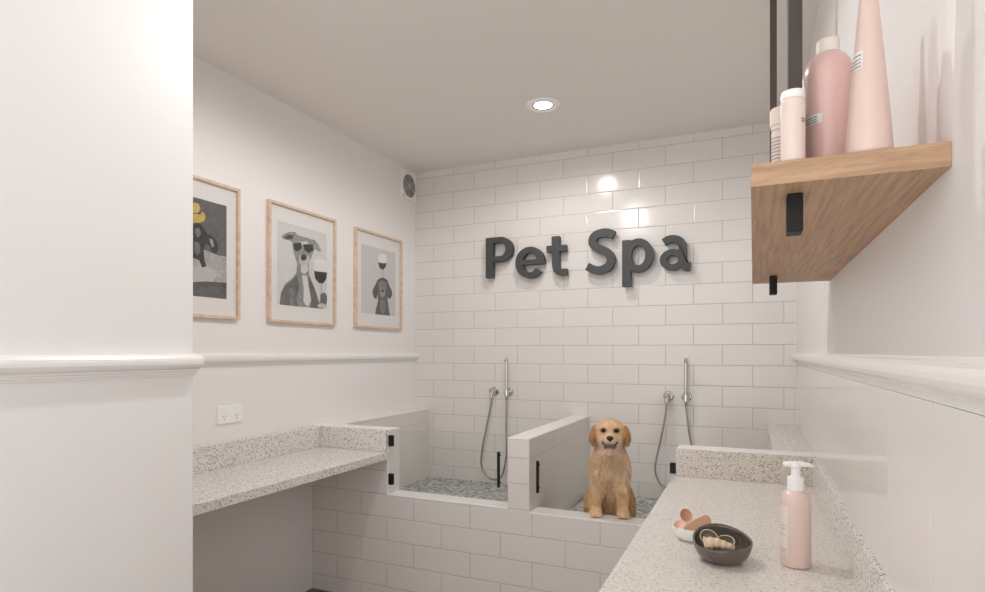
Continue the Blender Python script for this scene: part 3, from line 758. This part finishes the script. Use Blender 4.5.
# ------------------------------------------------------------------ the puppy
def smin(a, b, k):
    h = np.clip(.5+.5*(b-a)/k, 0, 1)
    return b*(1-h)+a*h-k*h*(1-h)
def sd_ell(P, c, r, rx=0, rz=0, ry=0):
    Mx = (Matrix.Rotation(rz, 3, 'Z') @ Matrix.Rotation(ry, 3, 'Y') @ Matrix.Rotation(rx, 3, 'X')).inverted()
    A = np.array(Mx); q = (P-np.array(c)) @ A.T
    r = np.array(r); k0 = np.linalg.norm(q/r, axis=-1); k1 = np.linalg.norm(q/(r*r), axis=-1)+1e-9
    return k0*(k0-1)/k1
def sd_cap(P, a, b, ra, rb):
    a = np.array(a, float); b = np.array(b, float); d = b-a
    t = np.clip(((P-a) @ d)/(d @ d), 0, 1)
    return np.linalg.norm(P-a-t[..., None]*d, axis=-1)-(ra+(rb-ra)*t)
def mouth_sdf(P):
    Q = P.copy(); Q[..., 1] = 0
    mouth = sd_ell(Q, (0, 0, .4785), (.0270, .05, .0170))
    for s in (-1, 1): mouth = smin(mouth, sd_cap(Q, (s*.016, 0, .487), (s*.0320, 0, .499), .0060, .0040), .005)
    mouth = np.maximum(mouth, P[..., 1]+.072)
    return mouth
def dog_sdf(P):
    # torso, pear-shaped and upright
    d = sd_ell(P, (0, .030, .350), (.079, .080, .105))
    d = smin(d, sd_ell(P, (0, .090, .235), (.076, .095, .150)), .05)
    d = smin(d, sd_ell(P, (0, .135, .120), (.092, .105, .110)), .05)
    d = smin(d, sd_cap(P, (0, .005, .485), (0, .025, .385), .064, .080), .045)     # neck and ruff
    d = smin(d, sd_ell(P, (0, -.030, .395), (.070, .050, .070)), .04)
    for s in (-1, 1): d = smin(d, sd_ell(P, (s*.044, .010, .385), (.037, .055, .060)), .03)
    for s in (-1, 1):
        d = smin(d, sd_ell(P, (s*.044, .005, .330), (.042, .055, .085)), .035)     # shoulder
        kx = -.064 if s < 0 else .060
        d = smin(d, sd_cap(P, (kx*.88, -.012, .330), (kx, -.040, .235), .040, .031), .025)   # upper foreleg
        d = smin(d, sd_cap(P, (kx, -.040, .240), (kx, -.078, .180), .030, .0245), .012)  # forearm
        paw = sd_ell(P, (kx, -.100, .1745), (.0290, .036, .0205))
        for j in (-1.5, -.5, .5, 1.5):
            paw = smin(paw, sd_ell(P, (kx+j*.0135, -.124+abs(j)*.005, .1685), (.0088, .017, .0135)), .004)
        d = smin(d, paw, .012)
        th = sd_ell(P, (s*.082, .075, .160), (.042, .088, .100), rx=-.25)           # thigh
        d = smin(d, th, .02)
        d = smin(d, sd_cap(P, (s*.100, .055, .060), (s*.100, -.010, .026), .034, .026), .02)
        d = smin(d, sd_ell(P, (s*.101, -.015, .022), (.027, .028, .022)), .012)
    d = smin(d, sd_cap(P, (.02, .225, .050), (.10, .29, .030), .030, .018), .02)    # tail
    # head
    h = sd_ell(P, (0, -.022, .545), (.071, .068, .057))
    h = smin(h, sd_ell(P, (0, -.050, .560), (.058, .042, .038)), .02)
    for s in (-1, 1):
        h = smin(h, sd_ell(P, (s*.031, -.048, .509), (.031, .042, .037)), .02)      # cheek
    mz = sd_ell(P, (0, -.098, .5175), (.027, .046, .0215))
    for s in (-1, 1): mz = smin(mz, sd_ell(P, (s*.0150, -.110, .508), (.0165, .027, .0165)), .01)   # flews
    h = smin(h, mz, .016)
    h = smin(h, sd_cap(P, (0, -.035, .468), (0, -.104, .4500), .028, .0150), .012)  # lower jaw
    h = np.maximum(h, -mouth_sdf(P))
    for s in (-1, 1):
        h = np.maximum(h, -sd_ell(P, (s*.0300, -.0965, .5565), (.0135, .009, .0105)))   # eye sockets
        e = sd_ell(P, (s*.0775, -.028, .521), (.0175, .031, .045), rx=.18, ry=-s*.16)
        e = smin(e, sd_ell(P, (s*.064, -.020, .553), (.018, .026, .018), ry=s*.7), .014)
        h = smin(h, e, .007)
    return smin(d, h, .028)
def surface_net(f, lo, hi, st):
    ax = [np.arange(lo[i], hi[i]+st, st) for i in range(3)]
    G = np.stack(np.meshgrid(*ax, indexing='ij'), -1)
    V = f(G.reshape(-1, 3)).reshape(G.shape[:3])
    S = V < 0
    n = np.array(V.shape)-1
    cs = [(a, b, c) for a in (0, 1) for b in (0, 1) for c in (0, 1)]
    sub = lambda A, c: A[c[0]:c[0]+n[0], c[1]:c[1]+n[1], c[2]:c[2]+n[2]]
    cnt = sum(sub(S, c).astype(int) for c in cs)
    act = (cnt > 0) & (cnt < 8)
    idx = -np.ones(act.shape, int); idx[act] = np.arange(act.sum())
    acc = np.zeros((*act.shape, 3)); num = np.zeros(act.shape)
    for a in cs:
        for k in range(3):
            if a[k] == 0:
                b = list(a); b[k] = 1; b = tuple(b)
                va, vb = sub(V, a), sub(V, b); cr = (va < 0) != (vb < 0)
                t = np.where(cr, va/(va-vb+1e-12), 0)
                p = np.zeros((*act.shape, 3))
                for j in range(3): p[..., j] = a[j]
                p[..., k] = t
                acc += np.where(cr[..., None], p, 0); num += cr
    ii = np.argwhere(act)
    v = np.array(lo)+(ii+acc[act]/num[act][:, None])*st
    quads = []
    for k in range(3):
        u, w_ = [j for j in range(3) if j != k]
        A = S.take(range(S.shape[k]-1), axis=k); Bv = S.take(range(1, S.shape[k]), axis=k)
        for q in np.argwhere(A != Bv):
            if q[u] == 0 or q[w_] == 0 or q[u] >= n[u] or q[w_] >= n[w_]: continue
            c = []
            for (du, dw) in ((0, 0), (-1, 0), (-1, -1), (0, -1)):
                r = q.copy(); r[u] += du; r[w_] += dw; c.append(idx[tuple(r)])
            fl = A[tuple(q)] ^ (k == 1)
            quads.append(c if fl else c[::-1])
    return v, quads
def fur_colour(p, nz=0):
    x, y, z = p
    gold = np.array((.58, .335, .15)); light = np.array((.78, .57, .37)); rust = np.array((.42, .19, .065)); deep = np.array((.42, .22, .085))
    c = gold*.45+light*.55
    def mixc(c, d, k): k = max(0, min(1, k)); return c*(1-k)+d*k
    sm = lambda a, b, t: max(0, min(1, (t-a)/(b-a)))
    if z > .44:
        ear = sm(.060, .070, abs(x))*sm(.485, .50, z)*sm(.60, .57, z)
        c = mixc(c, deep*.5+gold*.5, .35*sm(.58, .60, z))
        c = mixc(c, light, .75*sm(.03, .012, abs(x))*sm(-.05, -.075, y))
        c = mixc(c, light, .5*sm(.545, .52, z)*sm(-.04, -.07, y))
        c = mixc(c, np.array((.62, .34, .20)), .5*sm(.018, .006, abs(x))*sm(.545, .56, z)*sm(-.06, -.08, y))
        c = mixc(c, rust, .85*ear)
        c = mixc(c, rust*.7, .6*sm(.052, .062, abs(x))*sm(.53, .50, z)*(1-ear)*sm(.45, .47, z))  # shade between ear and cheek, mixed into the coat colour
    else:
        c = mixc(c, light, .6*sm(.05, .02, abs(x))*sm(.30, .24, z)*sm(.10, .0, y))
        c = mixc(c, deep, .55*sm(.075, .03, abs(x))*sm(.33, .40, z)*sm(.46, .42, z))  # deeper gold throat, with the shade under the chin painted in
        c = mixc(c, light, .55*sm(.045, .075, abs(x))*sm(.22, .30, z)*sm(.06, -.02, y))
        c = mixc(c, deep, .5*sm(.035, .02, abs(x))*sm(.25, .19, z)*sm(-.03, .0, y))  # shade on the belly between the forelegs, painted into the coat
        c = mixc(c, gold, .5*sm(.28, .22, z)*sm(.03, .045, abs(x)))
        c = mixc(c, light*1.05, .6*sm(.21, .18, z)*sm(-.06, -.09, y))
    n_ = noise.noise(Vector((x*60, y*60, z*22)))*.9+noise.noise(Vector((x*150, y*150, z*60)))*.5+nz
    if z > .44: n_ = n_*.5
    rim = min(math.hypot((abs(x)-.030)/1.25, z-.556), 1) if y < -.05 else 1
    c = c*(1-.6*sm(.0165, .010, rim))
    return np.clip(c*(1+.27*n_), 0, 1)
def fur_material(name):
    m, nt, p = new_mat(name)
    at = nt.nodes.new('ShaderNodeAttribute'); at.attribute_name = 'coat'
    L(nt, at.outputs['Color'], p.inputs['Base Color']); p.inputs['Roughness'].default_value = .75
    p.inputs['Specular IOR Level'].default_value = .25
    return m
M['fur'] = fur_material('golden_coat')
M['mouth'] = plain('dark_mouth', (.10, .035, .03), .4)
M['nose'] = plain('black_nose', (.018, .015, .015), .3, bump=.3, bscale=600)
M['tongue'] = plain('tongue', (.70, .33, .33), .4, sss=.1)
M['eye'] = plain('dark_eye', (.012, .006, .004), .22, spec=.4)

dog = thing('puppy', 'golden retriever puppy sitting in the right wash bay, front paws on the white sill', 'dog', (-.6345, 2.841, .424), R(12.7))
vv, qq = surface_net(dog_sdf, (-.17, -.17, -.01), (.17, .32, .64), .0052)
vv[:, 2] = np.maximum(vv[:, 2], .0066)
me = bpy.data.meshes.new('body'); me.from_pydata([tuple(map(float, a)) for a in vv], [], [list(map(int, q)) for q in qq])
me.update()
for p_ in me.polygons: p_.use_smooth = True
ca = me.color_attributes.new('coat', 'FLOAT_COLOR', 'POINT')
ca.data.foreach_set('color', np.array([[*fur_colour(a), 1] for a in vv]).ravel())
me.materials.append(M['fur']); me.materials.append(M['mouth'])
mm = mouth_sdf(np.array([tuple(p_.center) for p_ in me.polygons]))
for p_, q_ in zip(me.polygons, mm):
    if q_ < .0022 and p_.center.y < -.045 and p_.center.z > .44: p_.material_index = 1
body = bpy.data.objects.new('body', me); C.objects.link(body); body.parent = dog

# coat of short tapering tufts
rg = np.random.default_rng(5)
areas = np.array([p_.area for p_ in me.polygons]); cen = [p_.center.copy() for p_ in me.polygons]; nor = [p_.normal.copy() for p_ in me.polygons]
pick = rg.choice(len(areas), 15000, p=areas/areas.sum())
V_, F_, K_ = [], [], []
for i in pick:
    c, nn = cen[i], nor[i]
    if me.polygons[int(i)].material_index == 1 or c.z < .02: continue
    if mm[i] < .006: continue
    x, y, z = c
    if z > .44:
        ln = .008
        if y < -.07: ln = .0035
        if y < -.11: continue
        if abs(x) > .060 and z > .49: ln = .011
        if abs(z-.556) < .014 and abs(abs(x)-.030) < .016 and y < -.06: continue
        if y < -.075 and z < .50 and abs(x) < .035: continue
        if z < .49 and abs(x) > .03: ln = .016
    elif z > .24: ln = .020
    elif y < -.03 and z < .20: ln = .006
    elif y < -.02: ln = .010
    else: ln = .016
    flow = Vector((nn.x*.25, .1, -1)) if z < .5 else Vector((x*6, .6, -.5))
    flow = (flow-nn*flow.dot(nn))
    if flow.length < 1e-3: continue
    flow.normalize()
    j = Vector(rg.normal(0, .28, 3))
    d1 = (flow+nn*.45+j).normalized(); d2 = (flow+nn*.12+j*1.3+Vector((0, 0, -.25))).normalized()
    sd = d1.cross(nn)
    if sd.length < 1e-3: continue
    sd = sd.normalized()*((.0014)+.0008*rg.random())*(1 if ln > .008 else .7)
    ln *= .7+.6*rg.random()
    b0 = c+Vector(rg.normal(0, .0018, 3))-nn*.001; m0 = b0+d1*ln*.55; tp = m0+d2*ln*.5
    k = len(V_); V_ += [b0-sd, b0+sd, m0+sd*.75, m0-sd*.75, tp]
    F_ += [(k, k+1, k+2, k+3), (k+3, k+2, k+4)]
    cc = fur_colour(c, (rg.random()-.48)*1.5); K_ += [(*cc, 1)]*3+[(*np.clip(cc*1.08, 0, 1), 1)]*2
fm = bpy.data.meshes.new('fur'); fm.from_pydata([tuple(a) for a in V_], [], F_); fm.update()
fa = fm.color_attributes.new('coat', 'FLOAT_COLOR', 'POINT'); fa.data.foreach_set('color', np.array(K_, float).ravel())
fm.materials.append(M['fur']); fo = bpy.data.objects.new('fur', fm); C.objects.link(fo); fo.parent = dog; fo['kind'] = 'stuff'

def blob(name, mat, parts, st=.0016, pad=.004):
    f = lambda P: __import__('functools').reduce(lambda a, b: smin(a, b, .003), [sd_ell(P, *q) for q in parts])
    lo = np.min([np.array(q[0])-np.array(q[1]) for q in parts], 0)-pad; hi = np.max([np.array(q[0])+np.array(q[1]) for q in parts], 0)+pad
    v, q = surface_net(f, lo, hi, st)
    m_ = bpy.data.meshes.new(name); m_.from_pydata([tuple(map(float, a)) for a in v], [], [list(map(int, a)) for a in q]); m_.update()
    for p_ in m_.polygons: p_.use_smooth = True
    m_.materials.append(mat); o = bpy.data.objects.new(name, m_); C.objects.link(o); o.parent = dog; return o
blob('nose', M['nose'], [((0, -.1385, .5270), (.0165, .010, .0115)), ((0, -.138, .518), (.007, .008, .008))])
blob('tongue', M['tongue'], [((0, -.100, .4690), (.0190, .036, .0075)), ((0, -.122, .4630), (.0165, .013, .0095))])
for s in (-1, 1):
    blob('eye', M['eye'], [((s*.0300, -.0900, .5560), (.0115, .0085, .0100))])


# ------------------------------------------------------------------ world, camera, view
w = bpy.data.worlds.new('world'); bpy.context.scene.world = w; w.use_nodes = True
bg = w.node_tree.nodes['Background']; bg.inputs[0].default_value = (1, .995, .99, 1); bg.inputs[1].default_value = 1.6
cd = bpy.data.cameras.new('camera'); cd.sensor_width = 36; cd.lens = 589.9*36/985; cd.shift_y = 56.5/985; cd.clip_start = .02
co = bpy.data.objects.new('camera', cd); C.objects.link(co); co.location = (0, 0, 1.346); co.rotation_euler = (PI/2, 0, .4161)
sc = bpy.context.scene; sc.camera = co
sc.view_settings.view_transform = 'Standard'; sc.view_settings.look = 'None'; sc.view_settings.gamma = 1; sc.view_settings.use_curve_mapping = False
sc.view_settings.exposure = .37
sc.cycles.max_bounces = 12; sc.cycles.diffuse_bounces = 8; sc.cycles.transparent_max_bounces = 12
sc.cycles.sample_clamp_indirect = 4
